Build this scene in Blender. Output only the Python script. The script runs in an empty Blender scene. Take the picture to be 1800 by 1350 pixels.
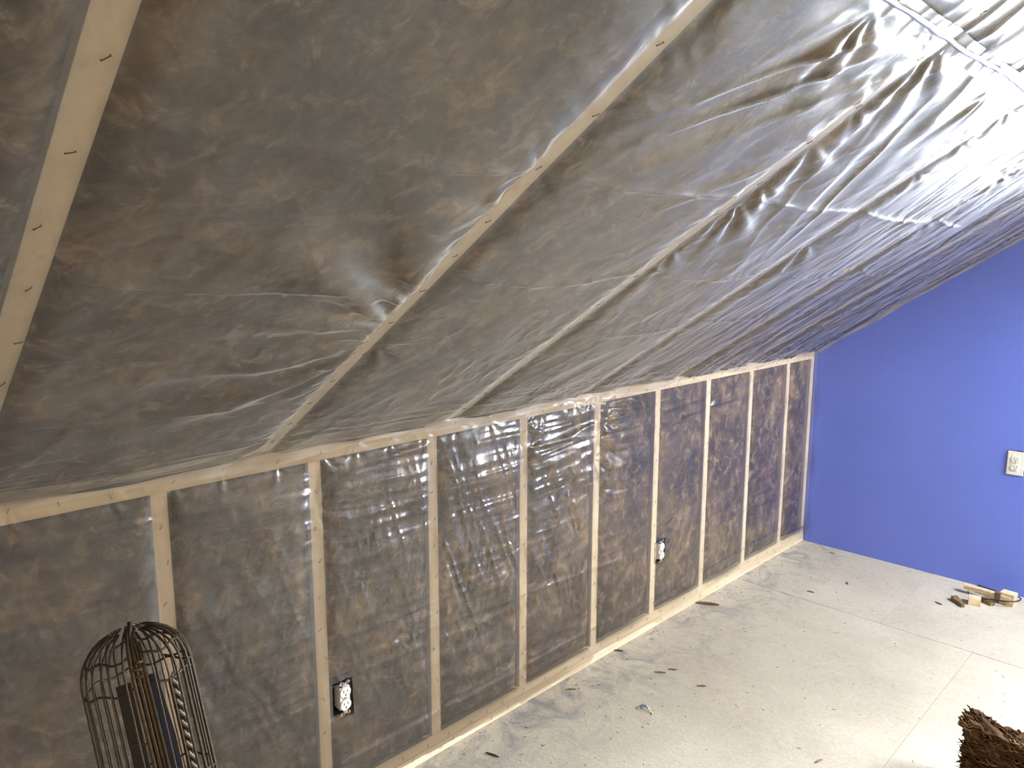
import bpy, bmesh, math, random
import numpy as np
from mathutils import Vector, Matrix

random.seed(7)
RNG = np.random.default_rng(11)
scene = bpy.context.scene
COL = scene.collection

# ------------------------------------------------------------------ camera
cam_d = bpy.data.cameras.new('camera')
cam = bpy.data.objects.new('camera', cam_d)
COL.objects.link(cam)
F, YAW, PITCH, ROLL = 1336.5, 0.78072, -0.15846, 0.00099
cy, sy, cp, sp = math.cos(YAW), math.sin(YAW), math.cos(PITCH), math.sin(PITCH)
fwd = Vector((-sy * cp, cy * cp, sp))
right = Vector((cy, sy, 0))
up = right.cross(fwd)
r2 = right * math.cos(ROLL) + up * math.sin(ROLL)
u2 = -right * math.sin(ROLL) + up * math.cos(ROLL)
cam.matrix_world = Matrix(((r2.x, u2.x, -fwd.x, 1.7703), (r2.y, u2.y, -fwd.y, -0.6295),
                           (r2.z, u2.z, -fwd.z, 1.5941), (0, 0, 0, 1)))
cam_d.sensor_width = 36
cam_d.lens = F / 1800 * 36
cam_d.clip_start = 0.02
scene.camera = cam

# ------------------------------------------------------------------ world, light, exposure
SKY = 9.0
wd = bpy.data.worlds.new('overcast_sky')
scene.world = wd
wd.use_nodes = True
wn = wd.node_tree
wn.nodes.clear()
tc = wn.nodes.new('ShaderNodeTexCoord')
sx = wn.nodes.new('ShaderNodeSeparateXYZ')
wr = wn.nodes.new('ShaderNodeValToRGB')
bg = wn.nodes.new('ShaderNodeBackground')
wo = wn.nodes.new('ShaderNodeOutputWorld')
mr = wn.nodes.new('ShaderNodeMapRange')
mr.inputs['From Min'].default_value = -1
wr.color_ramp.elements[0].position = 0.46
wr.color_ramp.elements[0].color = (0.46, 0.50, 0.50, 1)
wr.color_ramp.elements[1].position = 0.56
wr.color_ramp.elements[1].color = (.90, .955, 1.0, 1)
bg.inputs['Strength'].default_value = SKY
wn.links.new(tc.outputs['Generated'], sx.inputs[0])
wn.links.new(sx.outputs['Z'], mr.inputs['Value'])
wn.links.new(mr.outputs[0], wr.inputs[0])
wn.links.new(wr.outputs[0], bg.inputs['Color'])
wn.links.new(bg.outputs[0], wo.inputs['Surface'])

# window openings (gable wall on the right of the frame, and the far end behind the camera)
YC = 3.5704           # blue gable wall plane
YR = -1.9             # rear gable wall plane
WX0, WX1, WZ0, WZ1 = 1.52, 3.04, 0.58, 1.93


def portal(name, loc, rot, sxx, szz):
    L = bpy.data.lights.new(name, 'AREA')
    L.shape = 'RECTANGLE'
    L.size, L.size_y = sxx, szz
    L.cycles.is_portal = True
    o = bpy.data.objects.new(name, L)
    COL.objects.link(o)
    o.location = loc
    o.rotation_euler = rot
    return o


portal('window_daylight', ((WX0 + WX1) / 2, YC + 0.10, (WZ0 + WZ1) / 2), (-math.pi / 2, 0, 0), WX1 - WX0, WZ1 - WZ0)

KX0, KX1, KY0, KY1 = 2.60, 3.35, 2.45, 3.38      # added unseen roof window in the far slope, brightens blue wall and corner
_t = math.radians(33.2)
portal('added_roof_window_fill', ((KX0 + KX1) / 2 + .12 * math.sin(_t), (KY0 + KY1) / 2, 1.115 + (4.4 - (KX0 + KX1) / 2) * math.tan(_t) + .12 * math.cos(_t)),
       (0, _t, 0), (KX1 - KX0) / math.cos(_t) + .02, KY1 - KY0)

vs = scene.view_settings
vs.view_transform = 'Standard'
vs.look = 'None'
vs.gamma = 1
vs.use_curve_mapping = False
vs.exposure = 3.2
scene.cycles.max_bounces = 8
scene.cycles.diffuse_bounces = 5
scene.cycles.glossy_bounces = 3
scene.cycles.transparent_max_bounces = 14


# ------------------------------------------------------------------ helpers
def link(o, parent=None):
    COL.objects.link(o)
    if parent is not None:
        o.parent = parent
    return o


def tag(o, label=None, cat=None, group=None, kind=None):
    if label:
        o['label'] = label
    if cat:
        o['category'] = cat
    if group:
        o['group'] = group
    if kind:
        o['kind'] = kind
    return o


def empty(name, loc=(0, 0, 0), parent=None):
    o = bpy.data.objects.new(name, None)
    o.empty_display_size = 0.05
    o.location = loc
    return link(o, parent)


def smooth(me):
    me.polygons.foreach_set('use_smooth', [True] * len(me.polygons))


def mesh_obj(name, verts, faces, mat, parent=None, loc=(0, 0, 0), sm=False):
    me = bpy.data.meshes.new(name)
    me.from_pydata([tuple(v) for v in verts], [], faces)
    me.update()
    if mat:
        me.materials.append(mat)
    if sm:
        smooth(me)
    o = bpy.data.objects.new(name, me)
    o.location = loc
    return link(o, parent)


def bm_obj(name, bm, mat, parent=None, loc=(0, 0, 0), rot=None, sm=False):
    me = bpy.data.meshes.new(name)
    bmesh.ops.recalc_face_normals(bm, faces=bm.faces[:])
    bm.to_mesh(me)
    bm.free()
    if mat:
        me.materials.append(mat)
    if sm:
        smooth(me)
    o = bpy.data.objects.new(name, me)
    o.location = loc
    if rot:
        o.rotation_euler = rot
    return link(o, parent)


def add_box(bm, x0, x1, y0, y1, z0, z1, bev=0.0):
    vs_ = [bm.verts.new(p) for p in ((x0, y0, z0), (x1, y0, z0), (x1, y1, z0), (x0, y1, z0),
                                     (x0, y0, z1), (x1, y0, z1), (x1, y1, z1), (x0, y1, z1))]
    fs = [bm.faces.new([vs_[i] for i in q]) for q in
          ((0, 3, 2, 1), (4, 5, 6, 7), (0, 1, 5, 4), (1, 2, 6, 5), (2, 3, 7, 6), (3, 0, 4, 7))]
    if bev:
        es = list({e for f in fs for e in f.edges})
        bmesh.ops.bevel(bm, geom=es, offset=bev, segments=2, affect='EDGES', profile=0.6)
    return vs_


def add_prism(bm, poly, d, axis):
    """poly: list of (a,b); extruded from d[0] to d[1] along axis ('y': a=x,b=z ; 'x': a=y,b=z ; 'z': a=x,b=y)"""
    def p(a, b, c):
        return {'y': (a, c, b), 'x': (c, a, b), 'z': (a, b, c)}[axis]
    v0 = [bm.verts.new(p(a, b, d[0])) for a, b in poly]
    v1 = [bm.verts.new(p(a, b, d[1])) for a, b in poly]
    n = len(poly)
    bm.faces.new(v0)
    bm.faces.new(v1[::-1])
    for i in range(n):
        bm.faces.new((v0[i], v0[(i + 1) % n], v1[(i + 1) % n], v1[i]))


def tube_geo(pts, rad, seg=6, closed=False):
    pts = [Vector(p) for p in pts]
    n = len(pts)
    rads = rad if hasattr(rad, '__len__') else [rad] * n
    verts, faces = [], []
    prev = None
    for i, p in enumerate(pts):
        if closed:
            t = pts[(i + 1) % n] - pts[i - 1]
        else:
            t = pts[min(i + 1, n - 1)] - pts[max(i - 1, 0)]
        t.normalize()
        if prev is None:
            a = Vector((0, 0, 1)) if abs(t.z) < .9 else Vector((1, 0, 0))
            nn = t.cross(a).normalized()
        else:
            nn = (prev - t * prev.dot(t)).normalized()
        prev = nn
        b = t.cross(nn)
        for k in range(seg):
            an = 2 * math.pi * k / seg
            verts.append(p + (nn * math.cos(an) + b * math.sin(an)) * rads[i])
    m = n if closed else n - 1
    for i in range(m):
        j = (i + 1) % n
        for k in range(seg):
            k2 = (k + 1) % seg
            faces.append((i * seg + k, i * seg + k2, j * seg + k2, j * seg + k))
    if not closed:
        faces.append(tuple(range(seg))[::-1])
        faces.append(tuple((n - 1) * seg + k for k in range(seg)))
    return verts, faces


def tube(name, pts, rad, mat, parent=None, loc=(0, 0, 0), seg=6, closed=False):
    v, f = tube_geo(pts, rad, seg, closed)
    return mesh_obj(name, v, f, mat, parent, loc, sm=True)


TAB = RNG.random((512, 512))


def vnoise(u, v, seed=0):
    u = u + seed * 17.13
    v = v + seed * 41.71
    iu = np.floor(u).astype(np.int64)
    iv = np.floor(v).astype(np.int64)
    fu, fv = u - iu, v - iv
    fu = fu * fu * fu * (fu * (fu * 6 - 15) + 10)
    fv = fv * fv * fv * (fv * (fv * 6 - 15) + 10)
    a, b = iu & 511, iv & 511
    a1, b1 = (iu + 1) & 511, (iv + 1) & 511
    return (TAB[a, b] * (1 - fu) * (1 - fv) + TAB[a1, b] * fu * (1 - fv) +
            TAB[a, b1] * (1 - fu) * fv + TAB[a1, b1] * fu * fv)


def fbm(u, v, seed=0, oct=4):
    r, a, t = 0, 1.0, 0
    for k in range(oct):
        r = r + a * vnoise(u * 2 ** k, v * 2 ** k, seed + k * 3)
        t += a
        a *= 0.5
    return r / t


def ridged(u, v, seed=0, p=2.0):
    return (1 - np.abs(2 * vnoise(u, v, seed) - 1)) ** p


def gauss(x, w):
    return np.exp(-(x / w) ** 2)


# ------------------------------------------------------------------ materials
class N:
    def __init__(self, name):
        self.m = bpy.data.materials.new(name)
        self.m.use_nodes = True
        self.t = self.m.node_tree
        self.t.nodes.clear()
        self.out = self.t.nodes.new('ShaderNodeOutputMaterial')

    def n(self, typ, **kw):
        nd = self.t.nodes.new('ShaderNode' + typ)
        for k, v in kw.items():
            if k.startswith('p_'):
                setattr(nd, k[2:], v)
            else:
                k = k.replace('_', ' ')
                nd.inputs[k].default_value = v
        return nd

    def l(self, a, b):
        self.t.links.new(a, b)

    def coords(self, scale=(1, 1, 1), rand=True):
        tc = self.n('TexCoord')
        mp = self.n('Mapping')
        mp.inputs['Scale'].default_value = scale
        if rand:
            oi = self.n('ObjectInfo')
            mu = self.n('Math', p_operation='MULTIPLY')
            mu.inputs[1].default_value = 37.0
            self.l(oi.outputs['Random'], mu.inputs[0])
            ad = self.n('VectorMath', p_operation='ADD')
            self.l(tc.outputs['Object'], ad.inputs[0])
            self.l(mu.outputs[0], ad.inputs[1])
            self.l(ad.outputs[0], mp.inputs['Vector'])
        else:
            self.l(tc.outputs['Object'], mp.inputs['Vector'])
        return mp.outputs[0]

    def noise(self, vec, scale, detail=4, rough=.5, dist=0):
        nd = self.n('TexNoise', Scale=scale, Detail=detail, Roughness=rough, Distortion=dist)
        self.l(vec, nd.inputs['Vector'])
        return nd.outputs['Fac']

    def ramp(self, fac, stops):
        nd = self.n('ValToRGB')
        cr = nd.color_ramp
        while len(cr.elements) < len(stops):
            cr.elements.new(0.5)
        for e, (p, c) in zip(cr.elements, stops):
            e.position = p
            e.color = (*c, 1)
        self.l(fac, nd.inputs[0])
        return nd.outputs[0]

    def mix(self, fac, a, b, mode='MIX'):
        nd = self.n('Mix', p_data_type='RGBA', p_blend_type=mode)
        for sock, val in ((nd.inputs[0], fac), (nd.inputs[6], a), (nd.inputs[7], b)):
            if hasattr(val, 'links') or hasattr(val, 'is_linked'):
                self.l(val, sock)
            elif isinstance(val, tuple):
                sock.default_value = (*val, 1)
            else:
                sock.default_value = val
        return nd.outputs[2]

    def bump(self, h, strength=.3, dist=.01):
        nd = self.n('Bump', Strength=strength, Distance=dist)
        self.l(h, nd.inputs['Height'])
        return nd.outputs[0]

    def principled(self, color, rough=.6, metal=0, normal=None, spec=.5):
        b = self.n('BsdfPrincipled', Roughness=rough, Metallic=metal)
        b.inputs['Specular IOR Level'].default_value = spec
        if isinstance(color, tuple):
            b.inputs['Base Color'].default_value = (*color, 1)
        else:
            self.l(color, b.inputs['Base Color'])
        if normal is not None:
            self.l(normal, b.inputs['Normal'])
        self.l(b.outputs[0], self.out.inputs[0])
        return b


def plain(name, color, rough=.5, metal=0, spec=.5, bump=0, bscale=60, var=.12):
    m = N(name)
    v = m.coords()
    f = m.noise(v, bscale, 4)
    c = m.ramp(f, [(.3, tuple(x * (1 - var) for x in color)), (.7, tuple(min(1, x * (1 + var)) for x in color))])
    m.principled(c, rough, metal, m.bump(f, bump, .003) if bump else None, spec)
    return m.m


def wood(name, axis, light=(.93, .79, .58), dark=(.83, .65, .43)):
    m = N(name)
    sc = [9, 9, 9]
    sc['xyz'.index(axis)] = .55
    v = m.coords(tuple(sc))
    f = m.noise(v, 2.2, 5, .6, 1.2)
    f2 = m.noise(v, 14, 3, .6, .3)
    c = m.ramp(f, [(.3, dark), (.5, light), (.75, tuple(min(1, x * 1.12) for x in light))])
    c = m.mix(.25, c, m.ramp(f2, [(.35, dark), (.6, light)]))
    # knots
    kc = m.coords((1, 1, 1))
    vo = m.n('TexVoronoi', Scale=3.1)
    m.l(kc, vo.inputs['Vector'])
    kf = m.ramp(vo.outputs['Distance'], [(.035, (1, 1, 1)), (.07, (0, 0, 0))])
    c = m.mix(kf, c, (.28, .13, .05))
    m.principled(c, .62, 0, m.bump(f2, .12, .002))
    return m.m


def insulation(name):
    m = N(name)
    v = m.coords((1, 1, 1))
    f = m.noise(v, 4.6, 8, .62, .8)
    g = m.noise(v, 19, 7, .66, .7)
    w = m.noise(v, 2.0, 3, .5, .5)
    c = m.ramp(f, [(.38, (.020, .011, .006)), (.46, (.080, .045, .025)), (.53, (.20, .118, .066)), (.63, (.47, .32, .19))])
    c2 = m.ramp(g, [(.41, (.030, .018, .011)), (.50, (.135, .088, .054)), (.56, (.25, .17, .108)), (.64, (.60, .45, .305))])
    c = m.mix(.52, c, c2)
    c = m.mix(m.ramp(w, [(.35, (.0, .0, .0)), (.7, (.25, .25, .25))]), c, (.11, .075, .050))
    fb = m.noise(v, 160, 4, .7, 1)
    m.principled(c, .95, 0, m.bump(fb, .5, .006), .1)
    return m.m


def plastic(name, haze=.15, rough=.12, broad=.45, bf=.4, bstr=.12):
    m = N(name)
    v = m.coords((1, 1, 1), rand=False)
    n1 = m.noise(v, 6, 3, .5, .8)
    n2 = m.noise(v, 70, 2, .5, .3)
    ad = m.n('Math', p_operation='MULTIPLY_ADD')
    m.l(n2, ad.inputs[0])
    ad.inputs[1].default_value = .035
    m.l(n1, ad.inputs[2])
    nb = m.bump(ad.outputs[0], bstr, .012)
    tr = m.n('BsdfTransparent')
    tr.inputs['Color'].default_value = (.985, .98, .97, 1)
    df = m.n('BsdfDiffuse')
    df.inputs['Color'].default_value = (.88, .86, .82, 1)
    tl = m.n('BsdfTranslucent')
    tl.inputs['Color'].default_value = (.88, .86, .82, 1)
    m.l(nb, df.inputs['Normal'])
    m1 = m.n('MixShader')
    m1.inputs[0].default_value = .35
    m.l(df.outputs[0], m1.inputs[1])
    m.l(tl.outputs[0], m1.inputs[2])
    m2 = m.n('MixShader')
    m2.inputs[0].default_value = haze
    m.l(tr.outputs[0], m2.inputs[1])
    m.l(m1.outputs[0], m2.inputs[2])
    gl = m.n('BsdfGlossy', Roughness=rough)
    m.l(nb, gl.inputs['Normal'])
    g2 = m.n('BsdfGlossy', Roughness=broad)
    m.l(nb, g2.inputs['Normal'])
    mg = m.n('MixShader')
    mg.inputs[0].default_value = bf
    m.l(gl.outputs[0], mg.inputs[1])
    m.l(g2.outputs[0], mg.inputs[2])
    fr = m.n('Fresnel', IOR=1.5)
    m.l(nb, fr.inputs['Normal'])
    mu = m.n('Math', p_operation='MULTIPLY', p_use_clamp=True)
    m.l(fr.outputs[0], mu.inputs[0])
    mu.inputs[1].default_value = 1.9
    m3 = m.n('MixShader')
    m.l(mu.outputs[0], m3.inputs[0])
    m.l(m2.outputs[0], m3.inputs[1])
    m.l(mg.outputs[0], m3.inputs[2])
    m.l(m3.outputs[0], m.out.inputs[0])
    return m.m


def blue_paint():
    m = N('blue_wall_paint')
    v = m.coords((1, 1, 1), rand=False)
    f = m.noise(v, 1.6, 4)
    g = m.noise(v, 260, 2)
    c = m.ramp(f, [(.3, (.150, .215, .74)), (.7, (.172, .238, .79))])
    m.principled(c, .42, 0, m.bump(g, .08, .001), .4)
    return m.m


def floor_mat():
    m = N('pale_subfloor')
    v = m.coords((1, 1, 1), rand=False)
    f = m.noise(v, 2.4, 6, .55, .4)
    g = m.noise(v, 38, 6, .65, 1.6)
    h = m.noise(v, 190, 3, .6)
    c = m.ramp(f, [(.28, (.43, .38, .30)), (.5, (.53, .475, .38)), (.75, (.62, .565, .465))])
    c = m.mix(.22, c, m.ramp(g, [(.35, (.40, .36, .29)), (.62, (.74, .70, .62))]))
    # dirt: smudges of grey dust, thickest in a strip along the low wall where it was swept to
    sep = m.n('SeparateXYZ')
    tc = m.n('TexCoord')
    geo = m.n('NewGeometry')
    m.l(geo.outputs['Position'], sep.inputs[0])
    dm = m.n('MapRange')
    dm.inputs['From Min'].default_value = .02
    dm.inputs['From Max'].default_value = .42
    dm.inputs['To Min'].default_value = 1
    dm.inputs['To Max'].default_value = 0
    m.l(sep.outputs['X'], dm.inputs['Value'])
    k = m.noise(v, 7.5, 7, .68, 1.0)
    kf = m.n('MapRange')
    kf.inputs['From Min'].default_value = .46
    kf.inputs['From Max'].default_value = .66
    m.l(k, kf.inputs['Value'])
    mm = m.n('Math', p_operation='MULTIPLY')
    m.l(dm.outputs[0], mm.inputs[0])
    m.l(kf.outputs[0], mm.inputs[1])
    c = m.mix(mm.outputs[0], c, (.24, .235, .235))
    # scattered specks
    vo = m.n('TexVoronoi', Scale=15)
    m.l(v, vo.inputs['Vector'])
    sf = m.ramp(vo.outputs['Distance'], [(.03, (1, 1, 1)), (.05, (0, 0, 0))])
    c = m.mix(sf, c, (.30, .25, .18))
    ad = m.n('Math', p_operation='MULTIPLY_ADD')
    m.l(h, ad.inputs[0])
    ad.inputs[1].default_value = .35
    m.l(g, ad.inputs[2])
    m.principled(c, .72, 0, m.bump(ad.outputs[0], .55, .004), .3)
    return m.m


M = dict(
    wood_x=wood('pine_lumber_x', 'x'), wood_y=wood('pine_lumber_y', 'y'), wood_z=wood('pine_lumber_z', 'z'),
    insul=insulation('brown_fibre_insulation'),
    sheet=plastic('clear_polyethylene', .06, .18, .42, .4),
    sheet_c=plastic('clear_polyethylene_overhead', .06, .20, .50, .6),
    hem=plastic('folded_polyethylene', .55, .15, .4, .4),
    blue=blue_paint(), floor=floor_mat(),
    deck=plain('roof_decking', (.22, .16, .10), .9),
    drywall=plain('plaster_board', (.76, .66, .52), .9),
    plank=plain('pine_panelling', (.58, .43, .27), .8),
    dark=plain('dark_gap', (.03, .028, .025), .9),
    steel=plain('staple_steel', (.16, .13, .10), .42, .75),
    zinc=plain('zinc_strap', (.62, .62, .60), .35, .9),
    white=plain('white_nylon', (.82, .81, .77), .35, 0, .5, 0, 30, .03),
    slot=plain('outlet_slot', (.05, .045, .04), .7),
    box=plain('black_outlet_box', (.035, .036, .042), .5),
    wire=plain('tarnished_wire', (.060, .046, .032), .45, .55, .5, .3, 200, .35),
    rust=plain('rusty_wire', (.085, .052, .027), .6, .4, .5, .3, 200, .35),
    navy=plain('navy_strip', (.012, .016, .045), .5),
    cord=plain('pale_cord', (.36, .31, .24), .7, 0, .4, .3, 300),
    cable=plain('black_cable', (.018, .018, .022), .45),
    scrap_w=plain('sawn_pine', (.70, .56, .38), .7, 0, .3, .3, 40, .2),
    scrap_d=plain('dark_bark', (.16, .085, .04), .8, 0, .3, .3, 60, .3),
    splinter=plain('brown_splinter', (.22, .145, .075), .8, 0, .3, .2, 60, .3),
    bluescrap=plain('blue_white_scrap', (.32, .42, .55), .4),
    vinyl=plain('white_window_frame', (.80, .80, .78), .4),
    band_d=plain('dark_brown_slat', (.030, .021, .014), .7),
    band=plain('brown_band', (.19, .12, .075), .6),
)


def glass_mat():
    m = N('window_glass')
    tr = m.n('BsdfTransparent')
    gl = m.n('BsdfGlossy', Roughness=.02)
    fr = m.n('Fresnel', IOR=1.5)
    mx = m.n('MixShader')
    m.l(fr.outputs[0], mx.inputs[0])
    m.l(tr.outputs[0], mx.inputs[1])
    m.l(gl.outputs[0], mx.inputs[2])
    m.l(mx.outputs[0], m.out.inputs[0])
    return m.m


M['glass'] = glass_mat()

# ------------------------------------------------------------------ room shell
TH = math.radians(33.2)
CT, ST = math.cos(TH), math.sin(TH)
ZP = 1.115            # height at which the slope meets the low wall
XRIDGE = 2.2
XW = 2 * XRIDGE
SR = XRIDGE / CT


def zc(x):
    x = min(x, XW - x)
    return ZP + x * ST / CT


def CP(s, y, h=0.0):
    """point on the sloped ceiling: s up the slope, y along the room, h into the room"""
    return Vector((s * CT + h * ST, y, ZP + s * ST - h * CT))


# floor: dark base with separate subfloor sheets
bm = bmesh.new()
add_box(bm, -.2, XW + .2, YR - .15, YC + .15, -.08, -.018)
floor = tag(bm_obj('floor', bm, M['dark']), kind='structure')
g = .0011
panels = [(-.10, .692, 2.80, YC), (.692, 1.912, 2.80, YC), (1.912, 3.13, 2.80, YC), (3.13, XW, 2.80, YC),
          (-.10, 1.06, .36, 2.80), (1.06, 2.28, .36, 2.80), (2.28, 3.50, .36, 2.80), (3.50, XW, .36, 2.80),
          (-.10, .60, YR, .36), (.60, 1.82, YR, .36), (1.82, 3.04, YR, .36), (3.04, XW, YR, .36)]
for (x0, x1, y0, y1) in panels:
    bm = bmesh.new()
    cx, cy_ = (x0 + x1) / 2, (y0 + y1) / 2
    add_box(bm, x0 + .0005 - cx, x1 - .0005 - cx, y0 + .0015 - cy_, y1 - .0015 - cy_, -.018, 0, .0005)
    bm_obj('floor_panel', bm, M['floor'], floor, (cx, cy_, 0))


# gable walls with window openings
def gable(name, y0, y1, mat, win):
    wx0, wx1, wz0, wz1 = win
    bm = bmesh.new()
    e = .12
    zt = lambda x: zc(x) + e
    add_prism(bm, [(-.15, -.08), (wx0, -.08), (wx0, zt(wx0)), (-.15, ZP + .02)], (y0, y1), 'y')
    add_prism(bm, [(wx1, -.08), (XW + .15, -.08), (XW + .15, ZP + .02), (wx1, zt(wx1))], (y0, y1), 'y')
    add_prism(bm, [(wx0, -.08), (wx1, -.08), (wx1, wz0), (wx0, wz0)], (y0, y1), 'y')
    add_prism(bm, [(wx0, wz1), (wx1, wz1), (wx1, zt(wx1)), (XRIDGE, zt(XRIDGE)), (wx0, zt(wx0))], (y0, y1), 'y')
    return tag(bm_obj(name, bm, mat), kind='structure')


def window(name, y, win, d):
    wx0, wx1, wz0, wz1 = win
    cx, cz = (wx0 + wx1) / 2, (wz0 + wz1) / 2
    hw, hh = (wx1 - wx0) / 2, (wz1 - wz0) / 2
    w = tag(empty(name, (cx, y, wz0)), kind='structure')
    t = .05
    z0 = 0
    for (a, b, c, e) in ((-hw, -hw + t, 0, 2 * hh), (hw - t, hw, 0, 2 * hh), (-hw + t, hw - t, 0, t),
                         (-hw + t, hw - t, 2 * hh - t, 2 * hh)):
        bm = bmesh.new()
        add_box(bm, a, b, -.03, .03, c, e, .004)
        bm_obj('frame', bm, M['vinyl'], w)
    bm = bmesh.new()
    add_box(bm, -hw + t, hw - t, -.022, .022, hh - .022, hh + .022, .004)
    bm_obj('meeting_rail', bm, M['vinyl'], w)
    bm = bmesh.new()
    add_box(bm, -hw + t, hw - t, -.003, .003, t, hh - .022)
    bm_obj('pane', bm, M['glass'], w)
    bm = bmesh.new()
    add_box(bm, -hw + t, hw - t, -.003, .003, hh + .022, 2 * hh - t)
    bm_obj('pane', bm, M['glass'], w)
    return w


gable('wall_back', YC, YC + .14, M['blue'], (WX0, WX1, WZ0, WZ1))
bm = bmesh.new()
add_prism(bm, [(-.15, -.08), (XW + .15, -.08), (XW + .15, ZP + .02), (XRIDGE, zc(XRIDGE) + .12), (-.15, ZP + .02)], (YR - .14, YR), 'y')
tag(bm_obj('wall_front', bm, M['plank']), kind='structure')
window('window_1', YC + .07, (WX0, WX1, WZ0, WZ1), -1)

# right hand side of the attic (outside the frame)
bm = bmesh.new()
add_box(bm, XW, XW + .1, YR - .1, YC + .1, -.05, ZP)
tag(bm_obj('wall_right', bm, M['plank']), kind='structure')
bm = bmesh.new()
zr = ZP + XRIDGE * ST / CT
for (xa, xb, ya, yb) in ((XRIDGE, KX0, YR - .1, YC + .1), (KX1, XW + .1, YR - .1, YC + .1), (KX0, KX1, YR - .1, KY0), (KX0, KX1, KY1, YC + .1)):
    za, zb = ZP + (XW - xa) * ST / CT, ZP + (XW - xb) * ST / CT
    add_prism(bm, [(xa, za), (xb, zb), (xb, zb + .13), (xa, za + .13)], (ya, yb), 'y')
tag(bm_obj('ceiling_right', bm, M['drywall']), kind='structure')
# added roof window in the right slope, put in only for its light
def RP(x, y, h):
    return Vector((x + h * ST, y, ZP + (XW - x) * ST / CT + h * CT))


rw = tag(empty('added_roof_window', RP((KX0 + KX1) / 2, (KY0 + KY1) / 2, .05)), kind='structure')
rw.rotation_euler = (0, TH, 0)
hw, hl, t_ = (KX1 - KX0) / 2 / CT, (KY1 - KY0) / 2, .05
for (a, b, c, e) in ((-hw, -hw + t_, -hl, hl), (hw - t_, hw, -hl, hl), (-hw + t_, hw - t_, -hl, -hl + t_), (-hw + t_, hw - t_, hl - t_, hl)):
    bm = bmesh.new()
    add_box(bm, a, b, c, e, -.03, .03, .004)
    bm_obj('frame', bm, M['vinyl'], rw)
bm = bmesh.new()
add_box(bm, -hw + t_, hw - t_, -hl + t_, hl - t_, -.003, .003)
bm_obj('pane', bm, M['glass'], rw)

# left slope: roof deck carrying rafters
DEP = .15
bm = bmesh.new()
q = [CP(-.25, 0, -DEP), CP(SR + .1, 0, -DEP), CP(SR + .1, 0, -DEP - .03), CP(-.25, 0, -DEP - .03)]
add_prism(bm, [(p.x, p.z) for p in q], (YR - .1, YC + .1), 'y')
ceiling = tag(bm_obj('ceiling', bm, M['deck']), kind='structure')
RAF = [-1.65, -1.015, -.38, .26, .895, 1.53, 2.165, 2.80, 3.435]
RW = .038
for i, y in enumerate(RAF):
    bm = bmesh.new()
    add_box(bm, 0, SR - .02, -RW / 2, RW / 2, -DEP, -.0035, .0015)
    o = bm_obj('rafter', bm, M['wood_x'], ceiling)
    ro = Matrix((Vector((CT, 0, ST)), Vector((0, 1, 0)), Vector((-ST, 0, CT)))).transposed()
    # local x up the slope, local -z ... h axis points into the room, so flip z
    o.matrix_parent_inverse = Matrix.Identity(4)
    basis = Matrix(((CT, 0, ST, 0), (0, 1, 0, y), (ST, 0, -CT, ZP), (0, 0, 0, 1)))
    o.data.transform(basis)
    o.data.flip_normals()

# left low wall: sheathing carrying studs and plates
bm = bmesh.new()
add_box(bm, -.125, -.105, YR - .1, YC + .05, -.05, ZP + .08)
wall = tag(bm_obj('wall_left', bm, M['deck']), kind='structure')
SP = .4064
STUDS = [(k, k * SP) for k in range(-4, 9)]
ZB, ZT = .076, 1.0652
XF = -.0035          # face of the lumber, sheet lies just in front


def stick(name, mat, x0, x1, y0, y1, z0, z1, parent, b=.0018):
    bm = bmesh.new()
    c = ((x0 + x1) / 2, (y0 + y1) / 2, (z0 + z1) / 2)
    add_box(bm, x0 - c[0], x1 - c[0], y0 - c[1], y1 - c[1], z0 - c[2], z1 - c[2], b)
    return bm_obj(name, bm, mat, parent, c)


for k, y in STUDS:
    o = stick('stud', M['wood_z'], XF - .089, XF, y - .019, y + .019, ZB, ZT, wall)
    # slight bow and twist of sawn lumber
    a = random.uniform(-.004, .004)
    me = o.data
stick('stud', M['wood_z'], XF - .089, XF, YC - .040, YC - .002, ZB, ZT, wall)
stick('top_plate', M['wood_y'], XF - .089, XF, YR, YC - .002, ZT, ZP - .004, wall)
stick('bottom_plate', M['wood_y'], XF - .089, XF, YR, YC - .002, .0385, ZB, wall)
stick('bottom_plate', M['wood_y'], XF - .089, XF + .0012, YR, YC - .002, .0005, .0378, wall)


# ------------------------------------------------------------------ insulation batts
def grid_faces(n, m, flip=False):
    i = np.arange(n - 1)[:, None] * m + np.arange(m - 1)[None, :]
    q = np.stack([i, i + m, i + m + 1, i + 1], -1).reshape(-1, 4)
    return q[:, ::-1] if flip else q


def np_mesh(name, V, Fq, mat, parent=None, loc=(0, 0, 0)):
    me = bpy.data.meshes.new(name)
    V = np.ascontiguousarray(V, dtype=np.float32)
    Fq = np.ascontiguousarray(Fq, dtype=np.int32)
    me.vertices.add(len(V))
    me.vertices.foreach_set('co', V.ravel())
    me.loops.add(Fq.size)
    me.loops.foreach_set('vertex_index', Fq.ravel())
    me.polygons.add(len(Fq))
    me.polygons.foreach_set('loop_start', np.arange(0, Fq.size, 4, dtype=np.int32))
    me.polygons.foreach_set('use_smooth', np.ones(len(Fq), dtype=bool))
    me.update(calc_edges=True)
    me.materials.append(mat)
    o = bpy.data.objects.new(name, me)
    o.location = loc
    return link(o, parent)


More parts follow.
